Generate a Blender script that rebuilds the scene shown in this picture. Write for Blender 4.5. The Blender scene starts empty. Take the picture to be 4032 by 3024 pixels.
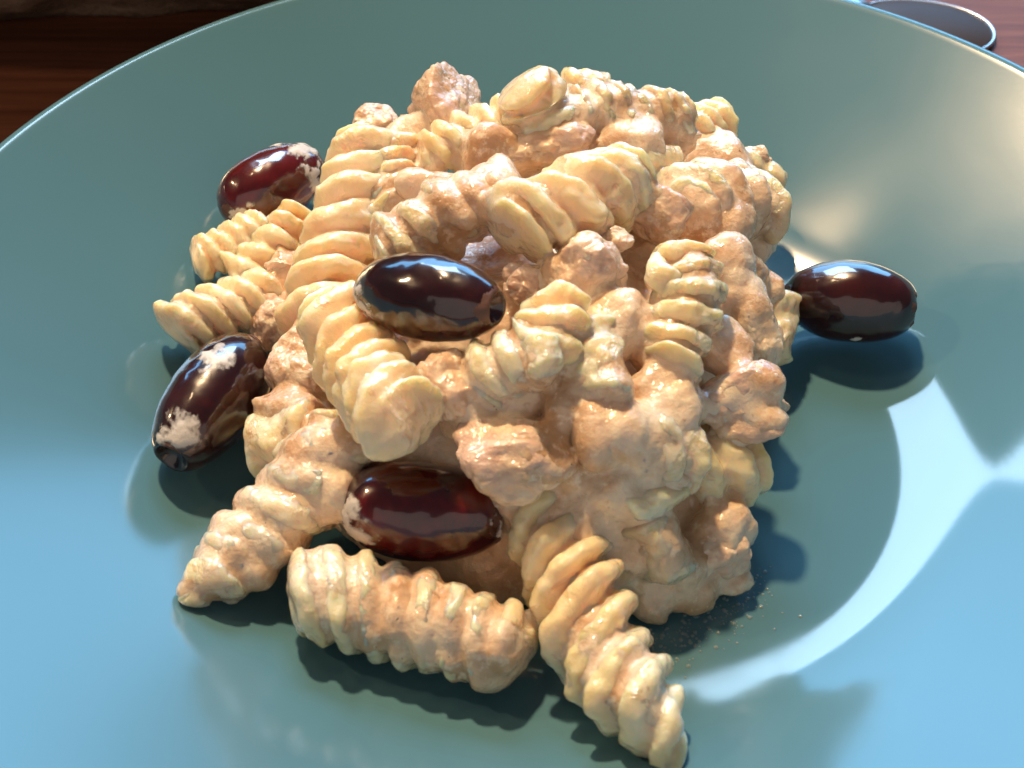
import bpy, bmesh, math
import numpy as np
from mathutils import Vector, Matrix

CM = 0.01                       # everything is laid out in centimetres
scene = bpy.context.scene
C = scene.collection

# ------------------------------------------------------------------ camera
cam_d = bpy.data.cameras.new('camera')
cam = bpy.data.objects.new('camera', cam_d)
C.objects.link(cam)
PITCH, DIST = math.radians(45), 21.4
TARGET = Vector((-1.0, 0.9, 0.0))
fwd = Vector((0, math.cos(PITCH), -math.sin(PITCH)))
cam.location = (TARGET - fwd * DIST) * CM
cam.rotation_euler = (math.radians(90) - PITCH, 0, 0)
cam_d.sensor_width = 36
cam_d.lens = 18 / math.tan(math.radians(21))
cam_d.clip_start = 0.005
cam_d.clip_end = 50
cam_d.dof.use_dof = True
cam_d.dof.focus_distance = 0.205
cam_d.dof.aperture_fstop = 36
scene.camera = cam

# ------------------------------------------------------------------ world (dim room) and lamps
world = bpy.data.worlds.new('World')
scene.world = world
world.use_nodes = True
bg = world.node_tree.nodes['Background']
bg.inputs[0].default_value = (0.52, 0.64, 0.78, 1)
bg.inputs[1].default_value = 0.105

def area(name, loc, aim, sx, sy, power, color, shape='RECTANGLE', spread=180):
    d = bpy.data.lights.new(name, 'AREA')
    d.shape = shape
    d.size, d.size_y = sx, sy
    d.energy = power
    d.color = color
    d.spread = math.radians(spread)
    o = bpy.data.objects.new(name, d)
    C.objects.link(o)
    o.location = loc
    o.rotation_euler = (Vector(aim) - Vector(loc)).to_track_quat('-Z', 'Y').to_euler()
    return o

# cool daylight from a window behind the table: a bright upper light over a wide, bluer lower one
area('window_upper', (-0.16, 1.46, 1.38), (0, 0, 0), 0.80, 0.56, 25, (0.50, 0.75, 1.0))
area('window_lower', (-0.10, 1.83, 0.80), (0, 0, 0), 3.0, 0.86, 58, (0.22, 0.56, 1.0))
# a row of warm ceiling spots, behind and to the left
WARM = (1.0, 0.69, 0.40)
for k, (az, el, d, pw) in enumerate([(-18, 61, 1.40, 26.5), (-50, 66, 1.40, 0.5), (-57, 68, 1.35, 0.45), (-78, 40, 1.45, 4.0)]):
    az, el = math.radians(az), math.radians(el)
    area('ceiling_spot', (d * math.sin(az) * math.cos(el), d * math.cos(az) * math.cos(el), d * math.sin(el)), (0, 0, 0),
         0.085, 0.085, pw, WARM, 'DISK')
# fill lamp added behind the viewer to brighten the front of the food
area('front_fill', (0.3, -3.0, 1.35), (0, 0, 0.02), 7.0, 3.2, 40, (1.0, 0.86, 0.76))

scene.view_settings.view_transform = 'Standard'
scene.view_settings.look = 'None'
scene.view_settings.exposure = 0.0
scene.view_settings.gamma = 1.0
scene.render.engine = 'CYCLES'
scene.cycles.max_bounces = 8
scene.cycles.use_denoising = True
scene.cycles.sample_clamp_indirect = 6

# ------------------------------------------------------------------ helpers
def hash3(ix, iy, iz, seed):
    h = (ix * 374761393 + iy * 668265263 + iz * 2147483647 + seed * 974634533) & 0xFFFFFFFF
    h = ((h ^ (h >> 13)) * 1274126177) & 0xFFFFFFFF
    h = h ^ (h >> 16)
    return (h & 0xFFFFFF) / float(0xFFFFFF) * 2 - 1

def vnoise(p, scale, seed=0):
    q = np.asarray(p, float) * scale + 100.0
    i = np.floor(q).astype(np.int64)
    f = q - i
    f = f * f * f * (f * (f * 6 - 15) + 10)
    r = 0
    for dx in (0, 1):
        wx = f[:, 0] if dx else 1 - f[:, 0]
        for dy in (0, 1):
            wy = f[:, 1] if dy else 1 - f[:, 1]
            for dz in (0, 1):
                wz = f[:, 2] if dz else 1 - f[:, 2]
                r = r + wx * wy * wz * hash3(i[:, 0] + dx, i[:, 1] + dy, i[:, 2] + dz, seed)
    return r

def fbm(p, scale, octaves=3, seed=0, gain=0.5):
    r, a = 0, 1.0
    for k in range(octaves):
        r = r + a * vnoise(p, scale * 2 ** k, seed + 17 * k)
        a *= gain
    return r

def make_mesh(name, verts, faces, mat, smooth=True, origin=None):
    v = np.asarray(verts, float)
    o0 = np.zeros(3) if origin is None else np.asarray(origin, float)
    me = bpy.data.meshes.new(name)
    me.from_pydata(((v - o0) * CM).tolist(), [], faces)
    me.materials.append(mat)
    if smooth:
        me.polygons.foreach_set('use_smooth', [True] * len(me.polygons))
    me.update()
    ob = bpy.data.objects.new(name, me)
    ob.location = o0 * CM
    C.objects.link(ob)
    return ob

def tag(o, label=None, cat=None, group=None, kind=None):
    if label: o['label'] = label
    if cat: o['category'] = cat
    if group: o['group'] = group
    if kind: o['kind'] = kind
    return o

def child(o, parent):
    o.parent = parent
    o.matrix_parent_inverse = Matrix.Translation(-parent.location)
    return o

def grid_faces(nr, nc):
    """rings x columns, columns wrap"""
    f = []
    for i in range(nr - 1):
        for j in range(nc):
            k = (j + 1) % nc
            f.append((i * nc + j, i * nc + k, (i + 1) * nc + k, (i + 1) * nc + j))
    return f

# ------------------------------------------------------------------ materials
class N:
    def __init__(self, name):
        self.m = bpy.data.materials.new(name)
        self.m.use_nodes = True
        self.t = self.m.node_tree
        self.p = self.t.nodes['Principled BSDF']
        self.co = self.t.nodes.new('ShaderNodeTexCoord').outputs['Object']
    def link(self, a, b): self.t.links.new(a, b)
    def noise(self, scale, detail=3, rough=0.5, dist=0, vec=None, w=None):
        n = self.t.nodes.new('ShaderNodeTexNoise')
        n.inputs['Scale'].default_value = scale
        n.inputs['Detail'].default_value = detail
        n.inputs['Roughness'].default_value = rough
        n.inputs['Distortion'].default_value = dist
        if w is not None:
            n.noise_dimensions = '4D'
            self.link(w, n.inputs['W'])
        self.link(vec or self.co, n.inputs['Vector'])
        return n.outputs['Fac']
    def ramp(self, fac, stops):
        r = self.t.nodes.new('ShaderNodeValToRGB')
        e = r.color_ramp.elements
        while len(e) < len(stops): e.new(0.5)
        for k, (p, c) in enumerate(stops):
            e[k].position = p
            e[k].color = (*c, 1) if len(c) == 3 else c
        self.link(fac, r.inputs[0])
        return r.outputs[0]
    def g(self, fac, a, b):
        return self.ramp(fac, [(a, (0, 0, 0)), (b, (1, 1, 1))])
    def mix(self, fac, a, b):
        m = self.t.nodes.new('ShaderNodeMix')
        m.data_type = 'RGBA'
        for v, k in ((fac, 0), (a, 6), (b, 7)):
            if isinstance(v, bpy.types.NodeSocket): self.link(v, m.inputs[k])
            elif isinstance(v, tuple): m.inputs[k].default_value = (*v, 1)
            else: m.inputs[k].default_value = v
        return m.outputs[2]
    def math(self, op, a, b=0.0, clamp=False):
        m = self.t.nodes.new('ShaderNodeMath')
        m.operation = op
        m.use_clamp = clamp
        for v, k in ((a, 0), (b, 1)):
            if isinstance(v, bpy.types.NodeSocket): self.link(v, m.inputs[k])
            else: m.inputs[k].default_value = v
        return m.outputs[0]
    def map(self, scale=(1, 1, 1), rot=(0, 0, 0)):
        m = self.t.nodes.new('ShaderNodeMapping')
        m.inputs['Scale'].default_value = scale
        m.inputs['Rotation'].default_value = rot
        self.link(self.co, m.inputs[0])
        return m.outputs[0]
    def bump(self, height, strength, dist, prev=None):
        b = self.t.nodes.new('ShaderNodeBump')
        b.inputs['Strength'].default_value = strength
        b.inputs['Distance'].default_value = dist
        self.link(height, b.inputs['Height'])
        if prev: self.link(prev, b.inputs['Normal'])
        return b.outputs[0]
    def rnd(self):
        return self.t.nodes.new('ShaderNodeObjectInfo').outputs['Random']
    def set(self, **kw):
        for k, v in kw.items():
            s = self.p.inputs[k.replace('_', ' ')]
            if isinstance(v, bpy.types.NodeSocket): self.link(v, s)
            elif isinstance(v, tuple) and len(v) == 3 and s.type == 'RGBA': s.default_value = (*v, 1)
            else: s.default_value = v
        return self

SAUCE_LIGHT = (0.87, 0.69, 0.495)
SAUCE_MID = (0.765, 0.535, 0.345)
SAUCE_DARK = (0.57, 0.325, 0.165)
SAUCE_PINK = (0.79, 0.59, 0.45)
PASTA = (0.86, 0.635, 0.345)
PASTA_PALE = (0.89, 0.75, 0.53)

def wet(n, fine=0.5, grain=1.0, normal_prev=None):
    """grainy, wet relief of cream sauce"""
    b1 = n.bump(n.noise(300, 2, 0.5), 0.40 * grain, 0.0010, normal_prev)
    b2 = n.bump(n.noise(1300, 3, 0.6), 0.6 * grain, 0.00035, b1)
    n.set(Normal=b2)
    b3 = n.bump(n.noise(640, 2, 0.6), 0.8 * grain, 0.0007, b1)
    n.link(b3, n.p.inputs['Coat Normal'])

def sauce_colour(n, w=None):
    big = n.noise(95, 3, 0.55, 0.3, w=w)
    c = n.ramp(big, [(0.34, SAUCE_DARK), (0.47, SAUCE_MID), (0.59, SAUCE_LIGHT), (0.74, SAUCE_PINK)])
    spk = n.noise(520, 4, 0.65, w=w)
    c = n.mix(n.g(spk, 0.52, 0.66), c, SAUCE_LIGHT)
    c = n.mix(n.math('MULTIPLY', n.g(n.noise(700, 3, 0.6), 0.62, 0.72), 0.5), c, SAUCE_DARK)
    speck = n.noise(900, 2, 0.5, w=w)
    return n.mix(n.g(speck, 0.76, 0.79), c, (0.10, 0.055, 0.03))

def mat_sauce():
    n = N('creamy_tuna_sauce')
    n.set(Base_Color=sauce_colour(n), Roughness=0.40, Subsurface_Weight=0.35, Subsurface_Radius=(1.0, 0.45, 0.22),
          Subsurface_Scale=0.0030, Coat_Weight=1.0, Coat_Roughness=0.09, IOR=1.42)
    wet(n)
    return n.m

def mat_pasta(name, coat):
    n = N(name)
    r = n.rnd()
    w = n.math('MULTIPLY', r, 37.0)
    big = n.noise(110, 3, 0.5, 0.4, w=w)
    pasta = n.mix(n.g(big, 0.35, 0.65), PASTA, PASTA_PALE)
    cover = n.noise(150, 4, 0.6, 0.6, w=w)
    lo = 0.74 - 0.42 * coat
    sc = sauce_colour(n, w)
    m = n.g(cover, lo, lo + 0.09)
    col = n.mix(n.math('MULTIPLY', m, 0.85), pasta, sc)
    speck = n.noise(800, 2, 0.5, w=w)
    col = n.mix(n.g(speck, 0.775, 0.80), col, (0.16, 0.09, 0.04))
    n.set(Base_Color=col, Roughness=0.36, Subsurface_Weight=0.75, Subsurface_Radius=(1.0, 0.55, 0.22),
          Subsurface_Scale=0.0050, Coat_Weight=1.0, Coat_Roughness=0.09, IOR=1.42)
    b0 = n.bump(m, 0.5, 0.0007)
    wet(n, grain=0.8, normal_prev=b0)
    return n.m

def mat_tuna():
    n = N('flaked_tuna')
    w = n.math('MULTIPLY', n.rnd(), 51.0)
    fib = n.noise(160, 4, 0.6, 0.5, vec=n.map((1.0, 5.0, 5.0), (0.3, 0.5, 0.2)), w=w)
    c = n.ramp(fib, [(0.30, (0.58, 0.35, 0.235)), (0.45, (0.69, 0.46, 0.335)), (0.62, (0.77, 0.55, 0.42)), (0.75, SAUCE_LIGHT)])
    c = n.mix(n.g(n.noise(130, 3, 0.6, w=w), 0.40, 0.56), c, sauce_colour(n, w))
    n.set(Base_Color=c, Roughness=0.42, Subsurface_Weight=0.3, Subsurface_Radius=(1.0, 0.45, 0.25),
          Subsurface_Scale=0.0025, Coat_Weight=0.9, Coat_Roughness=0.10, IOR=1.42)
    b = n.bump(fib, 0.3, 0.0006)
    wet(n, grain=1.1, normal_prev=b)
    return n.m

def mat_olive(name='olive_skin', red=1.0):
    n = N(name)
    w = n.math('MULTIPLY', n.rnd(), 23.0)
    a = n.noise(90, 3, 0.6, 0.5, w=w)
    c = n.ramp(a, [(0.34, (0.010 * red, 0.0022, 0.0032)), (0.52, (0.026 * red, 0.004, 0.005)), (0.72, (0.060 * red, 0.009, 0.0065))])
    n.set(Base_Color=c, Roughness=0.22, Subsurface_Weight=0.15, Subsurface_Radius=(1.0, 0.18, 0.1),
          Subsurface_Scale=0.003, Coat_Weight=1.0, Coat_Roughness=0.05, IOR=1.45)
    b = n.bump(n.noise(180, 3, 0.5), 0.12, 0.0006)
    n.set(Normal=b)
    n.link(n.bump(n.noise(420, 2, 0.5), 0.05, 0.0004), n.p.inputs['Coat Normal'])
    return n.m

def mat_simple(name, col, rough, metallic=0.0, coat=0.0):
    n = N(name)
    f = n.noise(260, 4, 0.6)
    c = n.mix(f, tuple(v * 0.75 for v in col), tuple(min(1, v * 1.2) for v in col))
    n.set(Base_Color=c, Roughness=rough, Metallic=metallic, Coat_Weight=coat)
    n.set(Normal=n.bump(n.noise(700, 3, 0.6), 0.3, 0.0004))
    return n

def mat_plate():
    n = N('aqua_glazed_plate')
    mott = n.noise(45, 4, 0.55, 0.4)
    c = n.mix(mott, (0.072, 0.176, 0.220), (0.078, 0.183, 0.227))
    # the glaze is satin; a wiped grease film on the right of the well is glossier
    sep = n.t.nodes.new('ShaderNodeSeparateXYZ')
    n.link(n.co, sep.inputs[0])
    dx = n.math('MULTIPLY', n.math('SUBTRACT', sep.outputs[0], 0.056), 20.0)
    dy = n.math('MULTIPLY', n.math('ADD', sep.outputs[1], 0.018), 22.0)
    dist = n.math('ADD', n.math('MULTIPLY', dx, dx), n.math('MULTIPLY', dy, dy))
    edge = n.math('ADD', dist, n.math('MULTIPLY', n.math('SUBTRACT', n.noise(70, 5, 0.65, 1.0), 0.5), 0.9))
    film = n.ramp(edge, [(0.45, (1, 1, 1)), (0.95, (0, 0, 0))])
    sm = n.noise(30, 3, 0.5, 0.4)
    rough = n.math('SUBTRACT', n.math('ADD', n.math('MULTIPLY', sm, 0.08), 0.115), n.math('MULTIPLY', film, 0.09))
    n.set(Base_Color=c, Roughness=rough, IOR=1.52, Specular_IOR_Level=0.5)
    b = n.bump(n.noise(900, 3, 0.6), 0.007, 0.0003)
    n.set(Normal=b)
    return n.m

def mat_table():
    n = N('reddish_brown_wood')
    v = n.map((1.2, 26, 8))
    g = n.noise(7, 6, 0.62, 1.2, vec=v)
    fine = n.noise(60, 4, 0.6, 0.2, vec=v)
    c = n.ramp(g, [(0.3, (0.085, 0.026, 0.012)), (0.5, (0.145, 0.047, 0.022)), (0.7, (0.20, 0.072, 0.035))])
    c = n.mix(n.math('MULTIPLY', n.g(fine, 0.45, 0.7), 0.45), c, (0.06, 0.018, 0.009))
    n.set(Base_Color=c, Roughness=0.55, Specular_IOR_Level=0.2)
    n.set(Normal=n.bump(fine, 0.15, 0.0005))
    return n.m

M_SAUCE = mat_sauce()
M_PASTA = {}
def pasta_mat(coat):
    k = 'coated' if coat > 0.55 else ('half' if coat > 0.3 else 'bare')
    if k not in M_PASTA:
        M_PASTA[k] = mat_pasta('pasta_' + k, {'coated': 0.85, 'half': 0.48, 'bare': 0.34}[k])
    return M_PASTA[k]
M_TUNA = mat_tuna()
M_OLIVE = mat_olive()
M_OLIVE_RED = mat_olive('ripe_red_olive_skin', 2.6)
def mat_smear():
    n = N('cream_smear')
    at = n.t.nodes.new('ShaderNodeAttribute')
    at.attribute_name = 'cover'
    c = n.mix(n.noise(420, 3, 0.6), (0.66, 0.60, 0.54), (0.80, 0.76, 0.71))
    k = n.math('ADD', at.outputs['Fac'], n.math('MULTIPLY', n.math('SUBTRACT', n.noise(600, 4, 0.7, 0.6, vec=n.map((1, 1, 2.6))), 0.5), 0.55))
    n.set(Base_Color=c, Roughness=0.4, Alpha=n.math('MULTIPLY', n.g(k, 0.16, 0.62), 0.85))
    n.set(Normal=n.bump(n.noise(900, 3, 0.6), 0.4, 0.0004))
    return n.m
M_SMEAR = mat_smear()
M_SCAR = mat_simple('olive_stem_scar', (0.11, 0.05, 0.035), 0.5).m
M_PLATE = mat_plate()

# ------------------------------------------------------------------ setting: table and plate
t = make_mesh('table', [(-120, -80, -0.75), (120, -80, -0.75), (120, 160, -0.75), (-120, 160, -0.75),
                        (-120, -80, -3.5), (120, -80, -3.5), (120, 160, -3.5), (-120, 160, -3.5)],
              [(0, 1, 2, 3), (7, 6, 5, 4), (0, 4, 5, 1), (1, 5, 6, 2), (2, 6, 7, 3), (3, 7, 4, 0)], mat_table(), smooth=False)
tag(t, 'reddish brown wooden table top under the plate', None, None, 'structure')

def plate_profile():
    """inner surface from centre to rim, round lip, then the underside back to the foot ring (r, z) in cm"""
    rs = np.concatenate([np.linspace(0, 4.2, 14), np.linspace(4.3, 10.0, 90)])
    fine = np.linspace(0, 10.0, 2001)
    s0 = np.clip((fine - 4.3) / 2.0, 0, 1)
    slope = 0.70 * (s0 * s0 * (3 - 2 * s0)) + 0.02 * np.clip(fine - 7.2, 0, 9)
    zf = np.concatenate([[0], np.cumsum((slope[1:] + slope[:-1]) / 2 * np.diff(fine))])
    k = 2.48 / zf[-1]
    pts = [(r, float(np.interp(r, fine, zf * k))) for r in rs]
    # lip: half round, 0.30 thick
    al = math.atan(float(slope[-1]) * k)
    cr, cz = 10.0 + 0.19 * math.sin(al), 2.48 - 0.19 * math.cos(al)
    for a in np.linspace(math.pi / 2 + al, -1.1, 20)[1:]:
        pts.append((cr + 0.19 * math.cos(a), cz + 0.19 * math.sin(a)))
    for r in np.linspace(9.95, 5.4, 24):
        pts.append((r, float(np.interp(r, fine, zf * k)) - 0.42))
    pts += [(5.2, -0.5), (5.1, -0.72), (4.95, -0.75), (4.8, -0.72), (4.7, -0.5), (4.4, -0.42), (0.0, -0.42)]
    return pts
pp = plate_profile()
NC = 288
vs = []
for r, z in pp:
    a = np.arange(NC) / NC * 2 * math.pi
    vs.append(np.stack([max(r, 1e-4) * np.cos(a), max(r, 1e-4) * np.sin(a), np.full(NC, z)], -1))
plate = make_mesh('plate', np.concatenate(vs), grid_faces(len(pp), NC), M_PLATE)
tag(plate, 'round aqua blue glazed plate with a raised rim, holding the pasta', 'plate')

def plate_z(r):
    rr = [p[0] for p in pp[:104]]
    return float(np.interp(r, rr, [p[1] for p in pp[:104]]))

# ------------------------------------------------------------------ layout of the food (cm; x right, y away, z up)
FUSILLI = [
    ('long upright pasta spiral with stacked ridges, left of the middle olive', [(-3.327, 3.576, 2.451), (-3.571, 2.218, 2.15), (-3.896, 0.64, 1.634)], 0.638, {'turn': 0.2}),
    ('pasta spiral half tucked behind the upright one, below the upper left olive', [(-4.498, 3.291, 1.4), (-4.902, 2.75, 1.3), (-5.311, 2.285, 1.15)], 0.469, {}),
    ('small pasta spiral end at the far left, just under the upper left olive', [(-5.109, 3.172, 1.3), (-5.988, 2.633, 1.25)], 0.397, {'core': 0.75, 'disc1': 1}),
    ('stubby pasta spiral lying on the plate at the far left edge of the pile', [(-5.025, 1.776, 1.1), (-5.495, 1.466, 1.1), (-6.023, 1.057, 1.1)], 0.521, {'disc1': 1}),
    ('pasta spiral pointing its round end at the viewer, above the bottom olive', [(-3.441, -0.227, 2.332), (-2.981, -1.33, 2.492), (-2.498, -2.462, 2.874)], 0.601, {'disc1': 1}),
    ('thick sauce coated pasta piece reaching to the lower left with a pointed tip', [(-3.415, -1.694, 1.5), (-3.953, -2.445, 1.1), (-4.621, -3.025, 0.72), (-5.163, -3.627, 0.72)], 0.591, {'coat': 0.9, 'taper': [(0, 1), (0.78, 1), (0.9, 0.55), (1, 0.25)], 'gap': 0.85, 'core': 0.74}),
    ('horizontal ridged pasta spiral lying flat on the plate at the front', [(-3.588, -3.813, 0.8), (-2.365, -4.057, 0.7), (-1.124, -4.557, 0.68)], 0.636, {'tip1': 0.4, 'coat': 0.5, 'core': 0.7, 'gap': 0.6}),
    ('long pasta spiral pointing down right, its tip nearest the viewer', [(-0.478, -2.891, 1.15), (-0.161, -3.811, 0.95), (0.224, -4.749, 0.76), (0.64, -5.522, 0.72), (0.838, -5.888, 0.5)], 0.649, {'blades': 3, 'taper': [(0, 1), (0.74, 1.02), (0.86, 0.62), (1, 0.22)]}),
    ('fat yellow pasta spiral with fanned ridges, right above the middle olive', [(-0.814, 0.407, 3.66), (-0.195, 0.761, 3.669), (0.622, 1.659, 3.364)], 0.659, {'disc0': 1}),
    ('sauce covered pasta spiral lying just above the middle olive', [(-2.707, 0.715, 2.915), (-1.969, 0.981, 3.295), (-1.107, 1.275, 3.443)], 0.524, {'coat': 0.75}),
    ('pasta spiral with glossy ridges near the top, below the apex piece', [(-2.246, 3.156, 2.838), (-1.773, 3.349, 3.01), (-1.19, 3.541, 3.139)], 0.452, {}),
    ('round pasta piece standing at the very top of the pile', [(-0.541, 3.223, 3.354), (-0.651, 3.34, 3.655), (-0.717, 3.353, 3.87)], 0.523, {'core': 0.8, 'gap': 0.95, 'blades': 1}),
    ('sauce covered pasta spiral along the top right of the pile', [(-0.14, 3.476, 3.397), (0.712, 3.671, 3.225), (1.594, 3.928, 3.01)], 0.481, {'coat': 0.7}),
    ('small pasta end peeking out behind the top right spiral', [(-0.032, 4.469, 3.268), (0.384, 4.468, 3.182)], 0.311, {'core': 0.85, 'gap': 1.3}),
    ('short pasta spiral at the upper right shoulder of the pile', [(2.055, 4.548, 2.322), (2.495, 4.949, 2.236)], 0.400, {'disc0': 1}),
    ('yellowish pasta piece poking out at the right shoulder, above the big one', [(2.901, 4.535, 1.72), (3.448, 4.436, 1.376)], 0.314, {'core': 0.85, 'gap': 1.5}),
    ('big sauce coated pasta spiral on the right with a pale yellow edge', [(1.654, 2.128, 2.58), (2.224, 2.586, 2.365), (2.814, 2.852, 1.978)], 0.628, {'coat': 0.6}),
    ('curved pasta spiral with a hooked top at the right of the pile', [(1.422, 0.15, 3.127), (1.442, -0.469, 2.983), (1.079, -1.287, 2.711)], 0.514, {'coat': 0.45}),
    ('orange tinted pasta end behind the hooked spiral on the right', [(2.036, 1.003, 2.503), (2.355, 0.466, 2.158)], 0.370, {'coat': 0.6, 'core': 0.88, 'gap': 1.5}),
    ('translucent yellow pasta end touching the right olive', [(3.216, 1.665, 1.1), (3.015, 0.913, 0.75)], 0.381, {'core': 0.85, 'gap': 1.6}),
    ('lumpy pasta piece with a round lobe in the middle of the pile', [(-0.367, -1.223, 3.325), (-0.646, -1.725, 3.214), (-1.219, -1.74, 2.893)], 0.496, {'disc0': 1, 'coat': 0.4}),
    ('round pasta end right of the lumpy middle piece', [(0.011, -1.19, 3.045), (0.117, -2.02, 2.873)], 0.384, {'coat': 0.5, 'core': 0.85, 'gap': 1.5, 'disc1': 1}),
    ('bare yellow pasta spiral with upright ridges at the lower right edge', [(1.449, -2.033, 1.35), (1.857, -1.943, 1.2), (2.223, -1.784, 1.0)], 0.532, {'gap': 0.95, 'core': 0.75}),
    ('pale flat pasta tip resting on the sauce at the lower right', [(0.596, -3.053, 1.684), (1.205, -2.808, 1.74)], 0.229, {'core': 0.9, 'gap': 2.0, 'taper': [(0, 1), (0.5, 1), (1, 0.45)]}),
    ('grey shaded pasta end below the pale tip at the lower right', [(0.774, -2.99, 1.368), (1.066, -3.316, 0.843)], 0.384, {'coat': 0.6, 'core': 0.9, 'gap': 2.0}),
    ('pale smooth pasta end beside the left olive', [(-3.926, -1.332, 1.3), (-4.566, -1.251, 0.9)], 0.439, {'disc1': 1, 'core': 0.88, 'gap': 1.8}),
    ('sauce covered pasta spiral below the hooked one, right of centre', [(0.052, -2.339, 2.379), (0.605, -2.368, 2.232), (1.249, -2.323, 1.864)], 0.491, {'coat': 0.85, 'core': 0.8, 'gap': 1.1}),
    ('short sauce covered pasta spiral right of the upright one', [(-2.797, 3.516, 2.494), (-2.882, 2.347, 2.322)], 0.488, {'coat': 0.6}),
    ('small pale pasta edge beneath the top right spiral', [(1.027, 2.73, 3.01), (1.542, 3.067, 2.752)], 0.246, {'core': 0.9, 'gap': 1.6}),
    ('thin pale yellow pasta flap standing at the right shoulder of the pile', [(2.489, 3.075, 2.451), (2.853, 2.88, 2.279), (3.028, 2.673, 1.978)], 0.235, {'core': 0.93, 'gap': 3.0, 'taper': [(0, 0.7), (0.4, 1.1), (1, 0.6)]}),
    ('hooked pale pasta tip curling up beside the crumbly tuna chunk', [(0.988, -0.126, 3.439), (0.998, -0.41, 3.431), (1.158, -0.49, 3.319)], 0.177, {'core': 0.92, 'gap': 3.0, 'taper': [(0, 0.45), (0.5, 1), (1, 1)]}),
    ('smooth cream coloured pasta lobe on the lumpy middle piece', [(-0.654, -1.925, 3.526), (-0.568, -2.181, 3.407)], 0.241, {'core': 0.94, 'gap': 3.0, 'coat': 0.4}),
    ('small pale pasta nub at the left of the fat yellow spiral', [(-1.202, 0.865, 3.631), (-1.039, 0.55, 3.711)], 0.157, {'core': 0.9, 'gap': 3.0}),
]
TUNA = [
    ('pink tuna flake standing up at the upper left of the pile top', (-2.045, 4.32, 2.838), 0.560, 0.787),
    ('small pointed tuna chunk at the upper left edge of the pile', (-3.383, 4.684, 2.322), 0.405, 0.405),
    ('dark pink curled tuna flake right of the upright spiral', (-2.277, 2.299, 2.907), 0.438, 0.240),
    ('orange brown tuna mass under the top right spiral', (-0.472, 2.86, 3.134), 0.785, 0.428),
    ('orange tuna lump right of the orange mass, near the top right', (1.185, 3.59, 2.666), 0.818, 0.357),
    ('crumbly tuna chunk right of the middle olive', (0.019, -0.355, 3.385), 0.516, 0.453),
    ('tuna chunk at the left end of the lumpy middle piece', (-1.801, -1.716, 2.741), 0.477, 0.489),
    ('large tuna chunk with a flat top, above the lower right sauce', (-0.886, -2.65, 2.228), 0.733, 0.577),
    ('rough tuna chunk jutting out at the right edge below the right olive', (2.124, -1.401, 1.935), 0.690, 0.549),
    ('tuna lump left of the spiral that points its round end at the viewer', (-4.062, -0.259, 1.442), 0.516, 0.625),
    ('knobbly tuna piece between the far left spiral and the left olive', (-4.735, 1.228, 1.1), 0.405, 0.449),
    ('pinkish tuna chunk above the pale tip at the lower right', (0.86, -2.633, 1.798), 0.551, 0.318),
    ('greyish tuna lump with a dark fleck at the lower right corner', (1.773, -2.868, 0.466), 0.588, 0.549),
    ('brownish tuna crumb at the right shoulder of the pile', (3.029, 4.569, 1.677), 0.443, 0.301),
    ('tuna lump at the right between the big spiral and the right olive', (2.917, 2.848, 1.462), 0.468, 0.528),
    ('orange tuna paste lump right of the fanned yellow spiral', (1.131, 1.319, 3.031), 0.543, 0.434),
    ('soft tuna lump under the fanned yellow spiral', (-0.655, -0.261, 3.072), 0.422, 0.319),
    ('brown tuna lump against the plate under the right olive tip', (2.619, 0.052, 1.802), 0.366, 0.542),
    ('small torn tuna shred on the ridge right of the middle olive', (0.435, 0.222, 3.482), 0.218, 0.192),
    ('thin tuna strip lying across the left pasta spiral', (-4.712, 2.036, 1.505), 0.220, 0.103),
    ('small tuna crumb between the bottom olive and the front right spiral', (-1.129, -2.741, 1.5), 0.160, 0.136),
    ('jutting tuna knob at the right edge, below the rough chunk', (2.736, -0.634, 1.0), 0.272, 0.231),
]
OLIVES = [
    ('dark olive lying alone on the plate at the right', (3.427, 2.164, 0.8), (5.512, 1.69, 0.9), 0.657),
    ('glossy dark olive resting on the middle of the pasta pile', (-3.126, -0.141, 2.977), (-1.133, -1.233, 3.521), 0.593),
    ('dark red olive near the front, above the horizontal spiral', (-3.345, -2.511, 1.1), (-1.038, -2.786, 1.1), 0.679),
    ('dark olive standing slanted at the left with white sauce on its lower end', (-4.964, 0.679, 1.1), (-5.89, -1.635, 0.95), 0.670),
    ('reddish olive at the upper left, partly smeared with sauce', (-5.837, 3.602, 1.333), (-4.346, 4.911, 1.5), 0.632),
]
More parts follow.
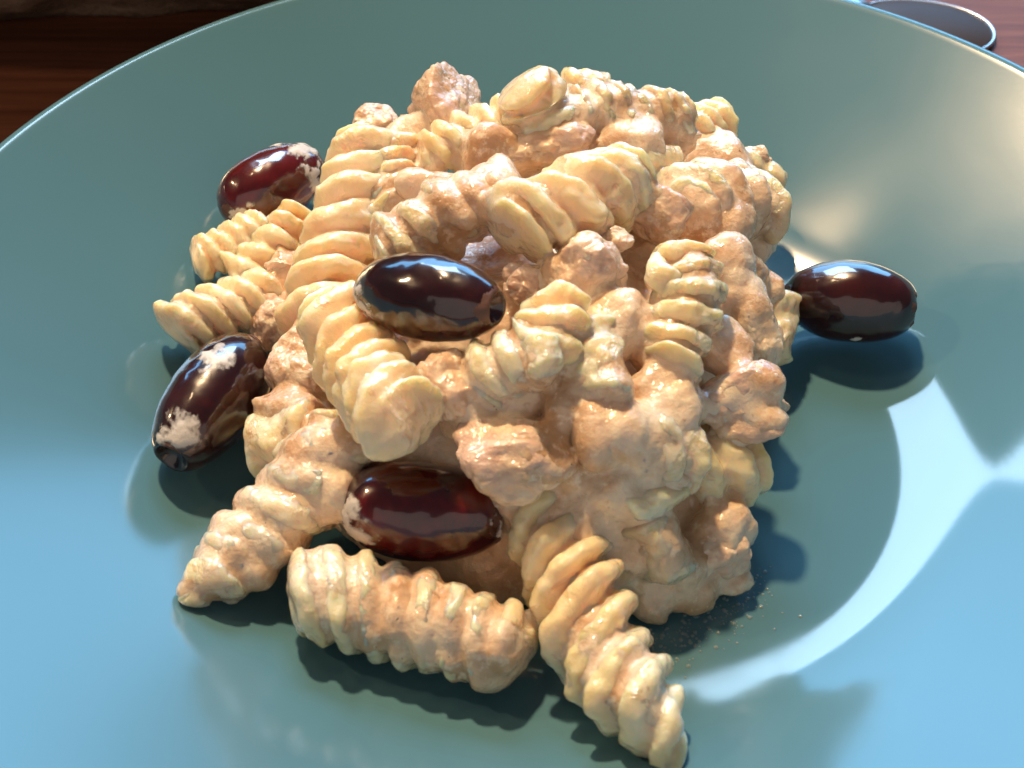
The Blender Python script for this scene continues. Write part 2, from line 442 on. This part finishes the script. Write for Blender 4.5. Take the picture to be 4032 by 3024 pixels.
# round lumps that the sauce forms between the pieces
LUMPS = [
    ((0.385, -3.252, 0.911), 0.557),
    ((1.368, -3.215, 0.35), 0.507),
    ((0.86, -3.336, 0.25), 0.443),
    ((-0.123, -3.027, 1.51), 0.487),
    ((1.903, -2.608, 0.7), 0.512),
    ((0.432, -2.673, 1.751), 0.551),
    ((-0.243, -2.004, 2.468), 0.489),
    ((1.947, -0.687, 2.225), 0.454),
    ((2.556, 1.602, 1.634), 0.504),
    ((2.03, 1.994, 2.236), 0.643),
    ((2.479, 3.924, 2.064), 0.613),
    ((0.403, -0.897, 2.944), 0.501),
    ((1.079, -1.771, 2.226), 0.560),
    ((0.624, 3.097, 2.924), 0.652),
    ((-3.938, 1.582, 1.462), 0.579),
    ((-4.462, 2.112, 1.2), 0.520),
    ((-4.244, -0.966, 1.2), 0.534),
    ((-3.444, -2.364, 1.2), 0.507),
    ((-1.328, 2.73, 3.01), 0.571),
    ((-2.706, 3.972, 2.58), 0.453),
    ((1.691, 0.355, 1.892), 0.546),
    ((-0.851, -2.697, 1.4), 0.434),
    ((-1.468, -1.989, 2.275), 0.493),
    ((2.953, 1.548, 1.3), 0.436),
    ((2.139, -3.219, 0.25), 0.254),
    ((2.652, 3.271, 1.892), 0.528),
    ((-5.084, 2.116, 1.0), 0.374),
    ((-0.821, -1.883, 2.342), 0.463),
    ((-0.119, -2.653, 1.774), 0.428),
    ((-1.655, -1.952, 2.236), 0.433),
    ((-1.289, -2.449, 1.3), 0.377),
]
DROPS = [(0.775, -3.895, 0.0), (1.08, -3.992, 0.0), (1.479, -3.731, -0.0), (1.822, -3.464, 0.0), (2.104, -3.231, 0.0), (2.331, -2.954, 0.0)]

# ------------------------------------------------------------------ fusilli
def bezier_path(pts, n):
    """smooth curve through the points (Catmull-Rom)"""
    p = [np.array(q, float) for q in pts]
    if len(p) == 2:
        mid = (p[0] + p[1]) / 2
        p = [p[0], mid, p[1]]
    ext = [2 * p[0] - p[1]] + p + [2 * p[-1] - p[-2]]
    dense = []
    for i in range(1, len(ext) - 2):
        a, b, c, d = ext[i - 1], ext[i], ext[i + 1], ext[i + 2]
        for u in np.linspace(0, 1, 60, endpoint=False):
            dense.append(0.5 * (2 * b + (c - a) * u + (2 * a - 5 * b + 4 * c - d) * u * u + (3 * b - a - 3 * c + d) * u ** 3))
    dense.append(ext[-2])
    dense = np.array(dense)
    s = np.concatenate([[0], np.cumsum(np.linalg.norm(np.diff(dense, axis=0), axis=1))])
    return dense, s

def fusillo_mesh(pts, R, opt, seed, nc=72, step=0.035):
    rng = np.random.default_rng(seed)
    dense, s = bezier_path(pts, 60)
    L = s[-1]
    e = 0.55 * R                                    # the path points are near the ends; overshoot a little
    nz = max(24, int((L + 2 * e) / step))
    zz = np.linspace(-e, L + e, nz)
    # centreline with straight extension
    t0 = (dense[1] - dense[0]); t0 /= np.linalg.norm(t0)
    t1 = (dense[-1] - dense[-2]); t1 /= np.linalg.norm(t1)
    cen = np.stack([np.interp(zz, s, dense[:, k]) for k in range(3)], -1)
    cen += np.where(zz < 0, zz, 0)[:, None] * t0 + np.where(zz > L, zz - L, 0)[:, None] * t1
    tan = np.gradient(cen, axis=0)
    tan /= np.linalg.norm(tan, axis=1)[:, None]
    ref = np.array([0.13, 0.2, 1.0])
    if abs(np.dot(tan[nz // 2], ref / np.linalg.norm(ref))) > 0.9: ref = np.array([1.0, 0.2, 0.1])
    n1 = np.cross(tan, ref); n1 /= np.linalg.norm(n1, axis=1)[:, None]
    n2 = np.cross(tan, n1)
    th = np.arange(nc) / nc * 2 * math.pi
    pitch = R * opt.get('gap', 0.70) * rng.uniform(0.92, 1.10)   # distance between neighbouring ridges
    ph0 = rng.uniform(0, 6.28)
    blades = opt.get('blades', 2)
    hand = 1
    Z, T = np.meshgrid(zz, th, indexing='ij')
    wob = 0.8 * np.sin(Z * 1.7 + ph0) + 0.35 * np.sin(Z * 3.9 + 2 * ph0) + 0.35 * np.sin(T + 2 * ph0)
    phi = blades * T - hand * 2 * math.pi * Z / pitch + ph0 + wob
    cc = np.cos(phi + 0.3 * fbm(np.stack([Z.ravel(), np.cos(T).ravel() * R, np.sin(T).ravel() * R], -1), 2.6 / R, 2, seed + 30).reshape(Z.shape))
    x3 = np.clip((cc + 0.95) / 1.05, 0, 1)
    ridge = 0.45 * x3 * x3 * (3 - 2 * x3) + 0.55 * np.sqrt(np.clip((cc + 1) / 2, 0, 1))
    a = opt.get('core', 0.66)
    pj = np.stack([Z.ravel(), np.cos(T).ravel() * R, np.sin(T).ravel() * R], -1)
    hgt = (1 + (0.35 if opt.get('coat', 0.2) < 0.55 else 0.75) * fbm(pj, 1.3 / R, 2, seed + 31)).reshape(Z.shape)
    prof = a + (1 - a) * ridge * np.clip(hgt, 0.45, 1.3) + 0.035 * fbm(pj, 3.2 / R, 2, seed + 32).reshape(Z.shape) * ridge
    # ends
    d0 = (zz + e) / (0.8 * R); d1 = (L + e - zz) / (0.8 * R)
    def endp(d, disc, tip):
        k = 0.30 if disc else 0.55
        x = np.clip(d / k, 0, 1)
        r = np.sqrt(np.clip(1 - (1 - x) ** 2, 0, 1))
        if tip:
            x2 = np.clip(d / 2.0, 0, 1)
            r = r * (1 - 0.62 * tip * (1 - x2) ** 1.2)
        return r
    ends = endp(d0, opt.get('disc0'), opt.get('tip0', 0)) * endp(d1, opt.get('disc1'), opt.get('tip1', 0))
    if 'taper' in opt:
        tp = np.array(opt['taper'])
        tm = np.interp(np.clip((zz + e) / (L + 2 * e), 0, 1), tp[:, 0], tp[:, 1])
        tm = np.convolve(np.pad(tm, 4, mode='edge'), np.ones(9) / 9, 'valid')
        ends = ends * tm
    rad = R * prof * ends[:, None]
    pos = cen[:, None, :] + rad[..., None] * (np.cos(T)[..., None] * n1[:, None, :] + np.sin(T)[..., None] * n2[:, None, :])
    # slanted, uneven cut at both ends
    a0, a1 = rng.uniform(0, 6.28, 2)
    sh = 0.35 * rad * (np.cos(T - a0) * np.exp(-np.clip(d0, 0, 9) * 1.4)[:, None] + np.cos(T - a1) * np.exp(-np.clip(d1, 0, 9) * 1.4)[:, None])
    pos = pos + sh[..., None] * tan[:, None, :]
    if opt.get('tip1'):                             # the last fin runs out sideways into a tongue
        off = np.clip(1 - d1 / 2.0, 0, 1) ** 1.5 * 0.55 * R * opt['tip1']
        pos = pos - off[:, None, None] * n2[:, None, :] * 0.5 - off[:, None, None] * np.array([0, 0, .35])
    v = pos.reshape(-1, 3)
    cv = np.repeat(cen, nc, axis=0)
    dirn = v - cv
    ln = np.linalg.norm(dirn, axis=1)[:, None] + 1e-6
    nz_ = 0.055 * fbm(v, 1.9, 2, seed) + 0.022 * fbm(v, 7.0, 2, seed + 5)
    v = v + dirn / ln * nz_[:, None] * np.repeat(ends, nc)[:, None]
    f = grid_faces(nz, nc)
    c0 = len(v)
    v = np.concatenate([v, cen[:1], cen[-1:]])
    for j in range(nc):
        k = (j + 1) % nc
        f.append((c0, k, j))
        b = (nz - 1) * nc
        f.append((c0 + 1, b + j, b + k))
    return v, f

def keep_on_plate(v):
    r = np.hypot(v[:, 0], v[:, 1])
    rr = np.array([p[0] for p in pp[:104]]); zz = np.array([p[1] for p in pp[:104]])
    zp = np.interp(r, rr, zz)
    lo = zp + 0.012
    d = v[:, 2] - lo
    v[:, 2] = np.where(d < 0.12, lo + 0.12 * np.exp((np.minimum(d, 0.12) - 0.12) / 0.12 * 1.0), v[:, 2])
    return v

union_v, union_f, nv = [], [], 0
def add_union(v, f):
    global nv
    union_v.append(v)
    union_f.extend([tuple(i + nv for i in q) for q in f])
    nv += len(v)

for i, (label, pts, R, opt) in enumerate(FUSILLI):
    v, f = fusillo_mesh(pts, R, opt, 100 + i)
    v = keep_on_plate(v)
    ob = make_mesh('fusillo', v, f, pasta_mat(opt.get('coat', 0.2)), origin=np.mean(v, axis=0))
    tag(ob, label, 'pasta', 'pasta spirals in the pile')
    v2, f2 = fusillo_mesh(pts, R, opt, 100 + i, nc=36, step=0.07)
    add_union(keep_on_plate(v2), f2)

# ------------------------------------------------------------------ tuna
def ico(sub):
    bm = bmesh.new()
    bmesh.ops.create_icosphere(bm, subdivisions=sub, radius=1)
    v = np.array([x.co[:] for x in bm.verts])
    f = [tuple(x.index for x in p.verts) for p in bm.faces]
    bm.free()
    return v, f
ICO6, ICO4 = ico(6), ico(4)
# image-plane axes at the pile are close to x and the (0, .7, .7) diagonal; chunks are sized along them
def tuna_mesh(c, a, b, seed, base):
    rng = np.random.default_rng(seed)
    v, f = base
    nrm = rng.normal(size=(11, 3)); nrm /= np.linalg.norm(nrm, axis=1)[:, None]
    h = rng.uniform(0.72, 1.0, 11)
    d = v @ nrm.T
    r = ((np.maximum(d, 0) / h) ** 7).sum(1) ** (-1 / 7)
    r = np.minimum(r, 1.15)
    r = r * (1 + 0.16 * fbm(v, 1.5, 2, seed) + 0.028 * fbm(v, 5, 3, seed + 3))
    p = v * r[:, None]
    ax = np.array([1.0, 0, 0]); up = np.array([0, .71, .71]); fw = np.array([0, -.71, .71])
    n0 = nrm[0] * 0.8 + nrm[1] * 0.2                   # flaky layers
    lay = np.abs(np.sin(5.5 * (p @ n0) + 1.6 * fbm(p, 1.6, 2, seed + 21)))
    p = p * (1 - 0.05 * (1 - lay) ** 2)[:, None]
    q = p[:, :1] * ax * a + p[:, 1:2] * up * b + p[:, 2:] * fw * (a + b) / 2 * 0.8
    q = q + np.asarray(c)
    q[:, :] += 0.03 * np.stack([fbm(q, 4, 2, seed + k) for k in (7, 8, 9)], -1)
    return keep_on_plate(q), f
for i, (label, c, a, b) in enumerate(TUNA):
    v, f = tuna_mesh(c, a, b, 300 + i, ICO6)
    ob = make_mesh('tuna_chunk', v, f, M_TUNA, origin=c)
    tag(ob, label, 'tuna', 'tuna chunks in the pile')
    add_union(*tuna_mesh(c, a, b, 300 + i, ICO4))

# ------------------------------------------------------------------ olives
def olive(label, a, b, hw, seed, mat):
    rng = np.random.default_rng(seed)
    a, b = np.array(a), np.array(b)
    cen = (a + b) / 2
    half = np.linalg.norm(b - a) / 2
    ax = (b - a) / (2 * half)
    s = np.array([0, -0.71, 0.71]); s = s - ax * (s @ ax); s /= np.linalg.norm(s)
    u = np.cross(s, ax)
    nr, nc = 90, 96
    tt = np.linspace(0, math.pi, nr)
    th = np.arange(nc) / nc * 2 * math.pi
    zc = -np.cos(tt)
    x = zc * half * (1 + 0.0 * zc)
    rr = hw * np.sin(tt) ** rng.uniform(0.80, 0.98) * (1 + rng.uniform(-0.09, 0.03) * zc)
    # pitted end: shallow dimple; stem end: slight point
    x = x - half * 0.22 * np.clip((zc - 0.93) / 0.07, 0, 1) ** 1.2
    x = x - half * 0.04 * np.clip((-zc - 0.96) / 0.04, 0, 1)
    X, T = np.meshgrid(x, th, indexing='ij'); RR = np.repeat(rr[:, None], nc, 1)
    v = cen + X[..., None] * ax + RR[..., None] * (np.cos(T)[..., None] * s + np.sin(T)[..., None] * u)
    v = v.reshape(-1, 3)
    d = v - cen
    ln = np.linalg.norm(d, axis=1)[:, None] + 1e-6
    v = v + d / ln * (0.022 * fbm(d, 1.3, 2, seed) + 0.006 * fbm(d, 5, 2, seed + 1))[:, None]
    root = bpy.data.objects.new('olive', None)
    root.empty_display_size = 0.005
    root.location = cen * CM
    C.objects.link(root)
    tag(root, label, 'olive', 'dark olives on and around the pasta')
    body = make_mesh('skin', v, grid_faces(nr, nc), mat, origin=cen)
    child(body, root)
    return root, v, grid_faces(nr, nc), cen, ax, s, u, half, hw

def smear(root, v, f, cen, mask, thick, name='sauce_smear', mat=None):
    """raised patch of cream on the skin: faces of the skin where mask > 0, lifted by its thickness"""
    keep = mask > 0
    d = v - cen
    d /= np.linalg.norm(d, axis=1)[:, None] + 1e-6
    w = v + d * (np.clip(mask, -0.02, 1) ** 1.0 * thick)[:, None]
    fs = [q for q in f if sum(keep[i] for i in q) >= 2]
    if not fs: return
    idx = sorted({i for q in fs for i in q})
    mp = {i: k for k, i in enumerate(idx)}
    o = make_mesh(name, w[idx], [tuple(mp[i] for i in q) for q in fs], mat or M_SMEAR, origin=cen)
    o.data.attributes.new('cover', 'FLOAT', 'POINT').data.foreach_set('value', np.clip(mask[idx], 0, 1))
    child(o, root)

def blob(v, cen, ax, s, u, half, hw, at, rad, seed, amp=0.5, sc=3.0):
    """mask around a place on the olive given as (along -1..1, angle degrees from the top side)"""
    al, ang = at
    r0 = hw * max(0.05, 1 - al * al) ** 0.43
    p = cen + ax * al * half + r0 * (math.cos(math.radians(ang)) * s + math.sin(math.radians(ang)) * u)
    dd = np.linalg.norm(v - p, axis=1)
    return 1 - dd / rad + amp * fbm(v, sc, 4, seed, 0.6)

SM = [  # smears per olive: (along, angle, radius cm, seed, amp)
    [(0.22, -22, 0.10, 1, 0.7), (0.15, -66, 0.11, 2, 0.7)],
    [(-0.86, -60, 0.42, 4, 0.6), (-0.6, -75, 0.25, 5, 0.8)],
    [(-0.86, -15, 0.38, 6, 0.5), (-0.74, -48, 0.36, 7, 0.4), (0.93, -10, 0.22, 8, 0.7)],
    [(0.80, -10, 0.42, 9, 0.35), (-0.22, -20, 0.34, 10, 0.45)],
    [(0.72, 25, 0.38, 11, 0.6), (0.62, -25, 0.36, 12, 0.6), (-0.86, -45, 0.30, 13, 0.5), (0.45, 75, 0.2, 14, 0.5)],
]
for i, (label, a, b, hw) in enumerate(OLIVES):
    root, v, f, cen, ax, s, u, half, hw = olive(label, a, b, hw, 500 + i, M_OLIVE_RED if 'red' in label else M_OLIVE)
    for (al, ang, rad, sd, amp) in SM[i]:
        smear(root, v, f, cen, blob(v, cen, ax, s, u, half, hw, (al, ang), rad * 0.86, 600 + sd, amp * 1.3, 5.5), 0.03)
    # torn brown skin round the pit hole
    m = blob(v, cen, ax, s, u, half, hw, (0.985, 0), 0.22, 700 + i, 0.5, 5.0)
    smear(root, v, f, cen, m, 0.03, 'pit_scar', M_SCAR)
    m = blob(v, cen, ax, s, u, half, hw, (-0.985, 0), 0.15, 720 + i, 0.5, 5.0)
    smear(root, v, f, cen, m, 0.02, 'stem_scar', M_SCAR)

# ------------------------------------------------------------------ sauce: the pieces flow together
for i, (c, r) in enumerate(LUMPS):
    add_union(*tuna_mesh(c, r, r, 900 + i, ICO4))
def dome_z(x, y):
    r2 = ((x + 0.6) / 4.3) ** 2 + ((y - 1.1) / 4.9) ** 2
    return 3.3 * np.clip(1 - r2 ** 1.15, 0, 1) ** 0.75
nr, nc = 40, 96
vs = []
for k in range(nr):
    q = (k / (nr - 1)) ** 0.8 * 0.97 + 1e-3
    a = np.arange(nc) / nc * 2 * math.pi
    x = -0.6 + np.where(np.cos(a) > 0, 3.75, 4.2) * q * np.cos(a); y = 1.1 + 4.8 * q * np.sin(a)
    z = np.maximum(dome_z(x, y) - 0.60, 0.05)
    p = np.stack([x, y, z], -1)
    p[:, 2] += 0.18 * fbm(p, 0.8, 3, 9) * (k < nr - 3)
    vs.append(p)
vs = np.concatenate(vs)
low = vs[-nc:].copy(); low[:, 2] = 0.02
vs = np.concatenate([vs, low, [[-0.6, 1.1, 0.02]]])
ff = grid_faces(nr + 1, nc)
cidx = len(vs) - 1
ff += [(cidx, nr * nc + (j + 1) % nc, nr * nc + j) for j in range(nc)]
ff += [tuple(range(nc - 1, -1, -1))]
add_union(vs, ff)

uv = np.concatenate(union_v)
tmp = make_mesh('sauce_source', uv, union_f, M_SAUCE)
rm = tmp.modifiers.new('remesh', 'REMESH')
rm.mode = 'VOXEL'
rm.voxel_size = 0.062 * CM
sm = tmp.modifiers.new('smooth', 'SMOOTH')
sm.factor = 0.5
sm.iterations = 13
dg = bpy.context.evaluated_depsgraph_get()
ev = tmp.evaluated_get(dg)
me = bpy.data.meshes.new_from_object(ev)
bpy.data.objects.remove(tmp)
n = len(me.vertices)
co = np.empty(n * 3); me.vertices.foreach_get('co', co); co = co.reshape(-1, 3) / CM
no = np.empty(n * 3); me.vertices.foreach_get('normal', no); no = no.reshape(-1, 3)
thick = -0.002 + 0.070 * fbm(co, 0.8, 3, 41) + 0.024 * fbm(co, 4.5, 3, 43)
flaky = np.clip(0.5 + 1.4 * vnoise(co, 0.7, 61), 0, 1)          # torn tuna shreds stirred through the sauce
thick = thick + flaky * (0.036 * (0.45 - np.abs(vnoise(co, 2.3, 62))) + 0.022 * (0.45 - np.abs(vnoise(co, 4.6, 63))))
for (label, pts, R, opt) in FUSILLI:          # bare pieces shed the sauce, coated ones hold more of it
    d, s_ = bezier_path(pts, 60)
    d = d[::12]
    cv = opt.get('coat', 0.2)
    amt = 0.045 if cv > 0.55 else (0.0 if cv > 0.3 else -0.06)
    lo, hi = d.min(0) - 2 * R, d.max(0) + 2 * R
    ii = np.where(((co > lo) & (co < hi)).all(1))[0]
    if not len(ii) or amt == 0: continue
    dist = np.sqrt(((co[ii][:, None, :] - d[None]) ** 2).sum(-1)).min(1)
    thick[ii] += amt * np.clip(1.9 - dist / R, 0, 1)
co = co + no * np.clip(thick, -0.15, 0.13)[:, None]
co = keep_on_plate(co)
me.vertices.foreach_set('co', (co * CM).ravel())
me.materials.clear(); me.materials.append(M_SAUCE)
me.polygons.foreach_set('use_smooth', [True] * len(me.polygons))
me.update()
sauce = bpy.data.objects.new('creamy_sauce', me)
C.objects.link(sauce)
tag(sauce, 'creamy pinkish beige tuna sauce clinging to the pasta pile', 'sauce', None, 'stuff')
print('sauce verts', n)

# ------------------------------------------------------------------ small bits
flake_v, flake_f = ICO4
def flake(name, label, cat, c, sx, sy, sz, rot, seed, mat):
    q = flake_v * np.array([sx, sy, sz]) * (1 + 0.35 * fbm(flake_v, 1.7, 3, seed))[:, None]
    m = np.array(Matrix.Rotation(rot, 3, 'Z') @ Matrix.Rotation(0.6, 3, 'X'))
    o = make_mesh(name, q @ m.T + np.array(c), flake_f, mat, origin=c)
    return tag(o, label, cat)
flake('olive_skin_flake', 'dark olive skin flake stuck in the sauce at the lower right', 'olive skin', (1.907, -3.128, 0.598), 0.16, 0.05, 0.05, 0.6, 1, M_OLIVE)
flake('olive_skin_flake', 'small dark olive skin shred just above the lower right flake', 'olive skin', (1.991, -2.979, 0.782), 0.07, 0.05, 0.05, 0.2, 2, M_OLIVE)

# fine oil droplets on the plate in front of the sauce at the lower right
rng = np.random.default_rng(77)
dv, df, k = [], [], 0
ring = np.arange(8) / 8 * 2 * math.pi
path = np.array(DROPS)
for i in range(240):
    u = rng.random() * (len(path) - 1)
    j = min(int(u), len(path) - 2)
    p = path[j] + (path[j + 1] - path[j]) * (u - j) + rng.normal(size=3) * np.array([0.16, 0.16, 0]) + np.array([0.08, -0.08, 0]) * rng.exponential(1.0)
    r = min(0.032, 0.008 + 0.010 * rng.exponential(1.0))
    z = plate_z(math.hypot(p[0], p[1])) + 0.003
    dv.append(np.stack([p[0] + r * np.cos(ring), p[1] + r * np.sin(ring), np.full(8, z)], -1))
    dv.append(np.stack([p[0] + 0.6 * r * np.cos(ring), p[1] + 0.6 * r * np.sin(ring), np.full(8, z + 0.32 * r)], -1))
    dv.append(np.array([[p[0], p[1], z + 0.42 * r]]))
    for a in range(8):
        b = (a + 1) % 8
        df += [(k + a, k + b, k + 8 + b, k + 8 + a), (k + 8 + a, k + 8 + b, k + 16)]
    k += 17
nd = N('oil_droplet')
nd.set(Base_Color=(0.18, 0.25, 0.26), Roughness=0.12, IOR=1.5)  # paler than the plate: part of the glint is painted into the base colour
drops = make_mesh('oil_droplets', np.concatenate(dv), df, nd.m)
tag(drops, 'tiny glinting oil droplets on the plate at the lower right', 'droplets', None, 'stuff')

# ------------------------------------------------------------------ things behind the plate
def bread():
    c = np.array([-14.0, 18.3, 4.2])
    v, f = ICO6
    q = np.sign(v) * np.abs(v) ** 0.85
    q = q * np.array([14.5, 6.4, 7.2]) * (1 + 0.07 * fbm(v, 2.0, 4, 5))[:, None]  # unseen upper bulk of the loaf made tall to shade the table
    q = q + 0.12 * fbm(q, 0.9, 4, 6)[:, None] * v
    q += c
    q[:, 2] = np.maximum(q[:, 2], -0.74)
    n = N('dark_bread_crust')
    a = n.noise(60, 5, 0.65, 0.5)
    col = n.ramp(a, [(0.3, (0.09, 0.05, 0.03)), (0.55, (0.19, 0.12, 0.075)), (0.75, (0.30, 0.21, 0.14))])
    n.set(Base_Color=col, Roughness=0.8, Specular_IOR_Level=0.2, Normal=n.bump(n.noise(240, 4, 0.6), 0.6, 0.002))
    o = make_mesh('bread_loaf', q, f, n.m, origin=(c[0], c[1], -0.75))
    tag(o, 'rough dark brown bread crust in shadow behind the plate at the upper left', 'bread')
bread()

def spoon():
    root = bpy.data.objects.new('spoon', None)
    base = np.array([8.5, 13.15, -0.75])
    root.location = base * CM
    root.empty_display_size = 0.01
    C.objects.link(root)
    tag(root, 'dark spoon with a thin bright metal edge behind the right rim of the plate', 'spoon')
    n = N('polished_steel')
    n.set(Base_Color=(0.62, 0.59, 0.57), Metallic=1.0, Roughness=n.math('ADD', n.math('MULTIPLY', n.noise(60, 3), 0.08), 0.28))
    ang = math.radians(-28)
    ax = np.array([math.cos(ang), math.sin(ang), 0]); ay = np.array([-math.sin(ang), math.cos(ang), 0])
    nr_, nc_ = 18, 64
    th = np.arange(nc_) / nc_ * 2 * math.pi
    hl, hwid, dep = 1.5, 1.05, 0.30
    def shell(off):
        out = []
        for i in range(nr_):
            q = (i + 0.001) / (nr_ - 1)
            x = hl * q * np.cos(th); y = hwid * q * np.sin(th) * (1 + 0.16 * np.cos(th))
            z = 0.12 + dep * 0.7 * (1 - q ** 2.6) + off * (1 - 0.3 * q)
            out.append(base + x[:, None] * ax + y[:, None] * ay + np.array([0, 0, 1]) * (np.full(nc_, z))[:, None])
        return out
    top, bot = shell(0.0), shell(-0.07)
    rim = [t_ - np.array([0, 0, 0.02]) for t_ in [top[-1]]]
    vs_ = np.concatenate(top + rim + bot[::-1])
    dark = N('painted_dark_reflection')
    dark.set(Base_Color=dark.mix(dark.noise(50, 3), (0.030, 0.020, 0.015), (0.050, 0.034, 0.026)), Roughness=0.5, Specular_IOR_Level=0.12)  # dark room mirrored in the metal is painted here as a dull brown colour
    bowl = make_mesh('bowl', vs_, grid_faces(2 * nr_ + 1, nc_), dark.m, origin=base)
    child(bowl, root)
    rv = []
    for i in range(nc_):
        d_ = (top[-1][i] - base) * np.array([1, 1, 0]); d_ /= np.linalg.norm(d_)
        for a_ in range(6):
            w_ = a_ / 6 * 2 * math.pi
            rv.append(top[-1][i] + d_ * 0.045 * math.cos(w_) + np.array([0, 0, 0.045 * math.sin(w_)]))
    rf = [(i * 6 + a_, i * 6 + (a_ + 1) % 6, ((i + 1) % nc_) * 6 + (a_ + 1) % 6, ((i + 1) % nc_) * 6 + a_) for i in range(nc_) for a_ in range(6)]
    child(make_mesh('edge', rv, rf, n.m, origin=base), bowl)
    # handle: flat tapering bar arching away from the bowl
    hv = []
    m = 30
    for i in range(m):
        u = i / (m - 1)
        x = -hl * 0.93 - 9.5 * u
        w = 0.26 + 0.34 * u ** 1.5 - 0.10 * math.sin(math.pi * min(1, u * 1.6))
        z = 0.14 + 0.55 * math.sin(math.pi * min(1, u * 1.1)) * (1 - 0.4 * u)
        for (sy, sz) in ((-1, -0.03), (-0.8, 0.05), (0.8, 0.05), (1, -0.03), (0.8, -0.07), (-0.8, -0.07)):
            hv.append(base + ax * x + ay * w * sy + np.array([0, 0, z + sz]))
    hf = grid_faces(m, 6) + [(5, 4, 3, 2, 1, 0), tuple((m - 1) * 6 + k_ for k_ in range(6))]
    child(make_mesh('handle', hv, hf, n.m, origin=base), root)
spoon()
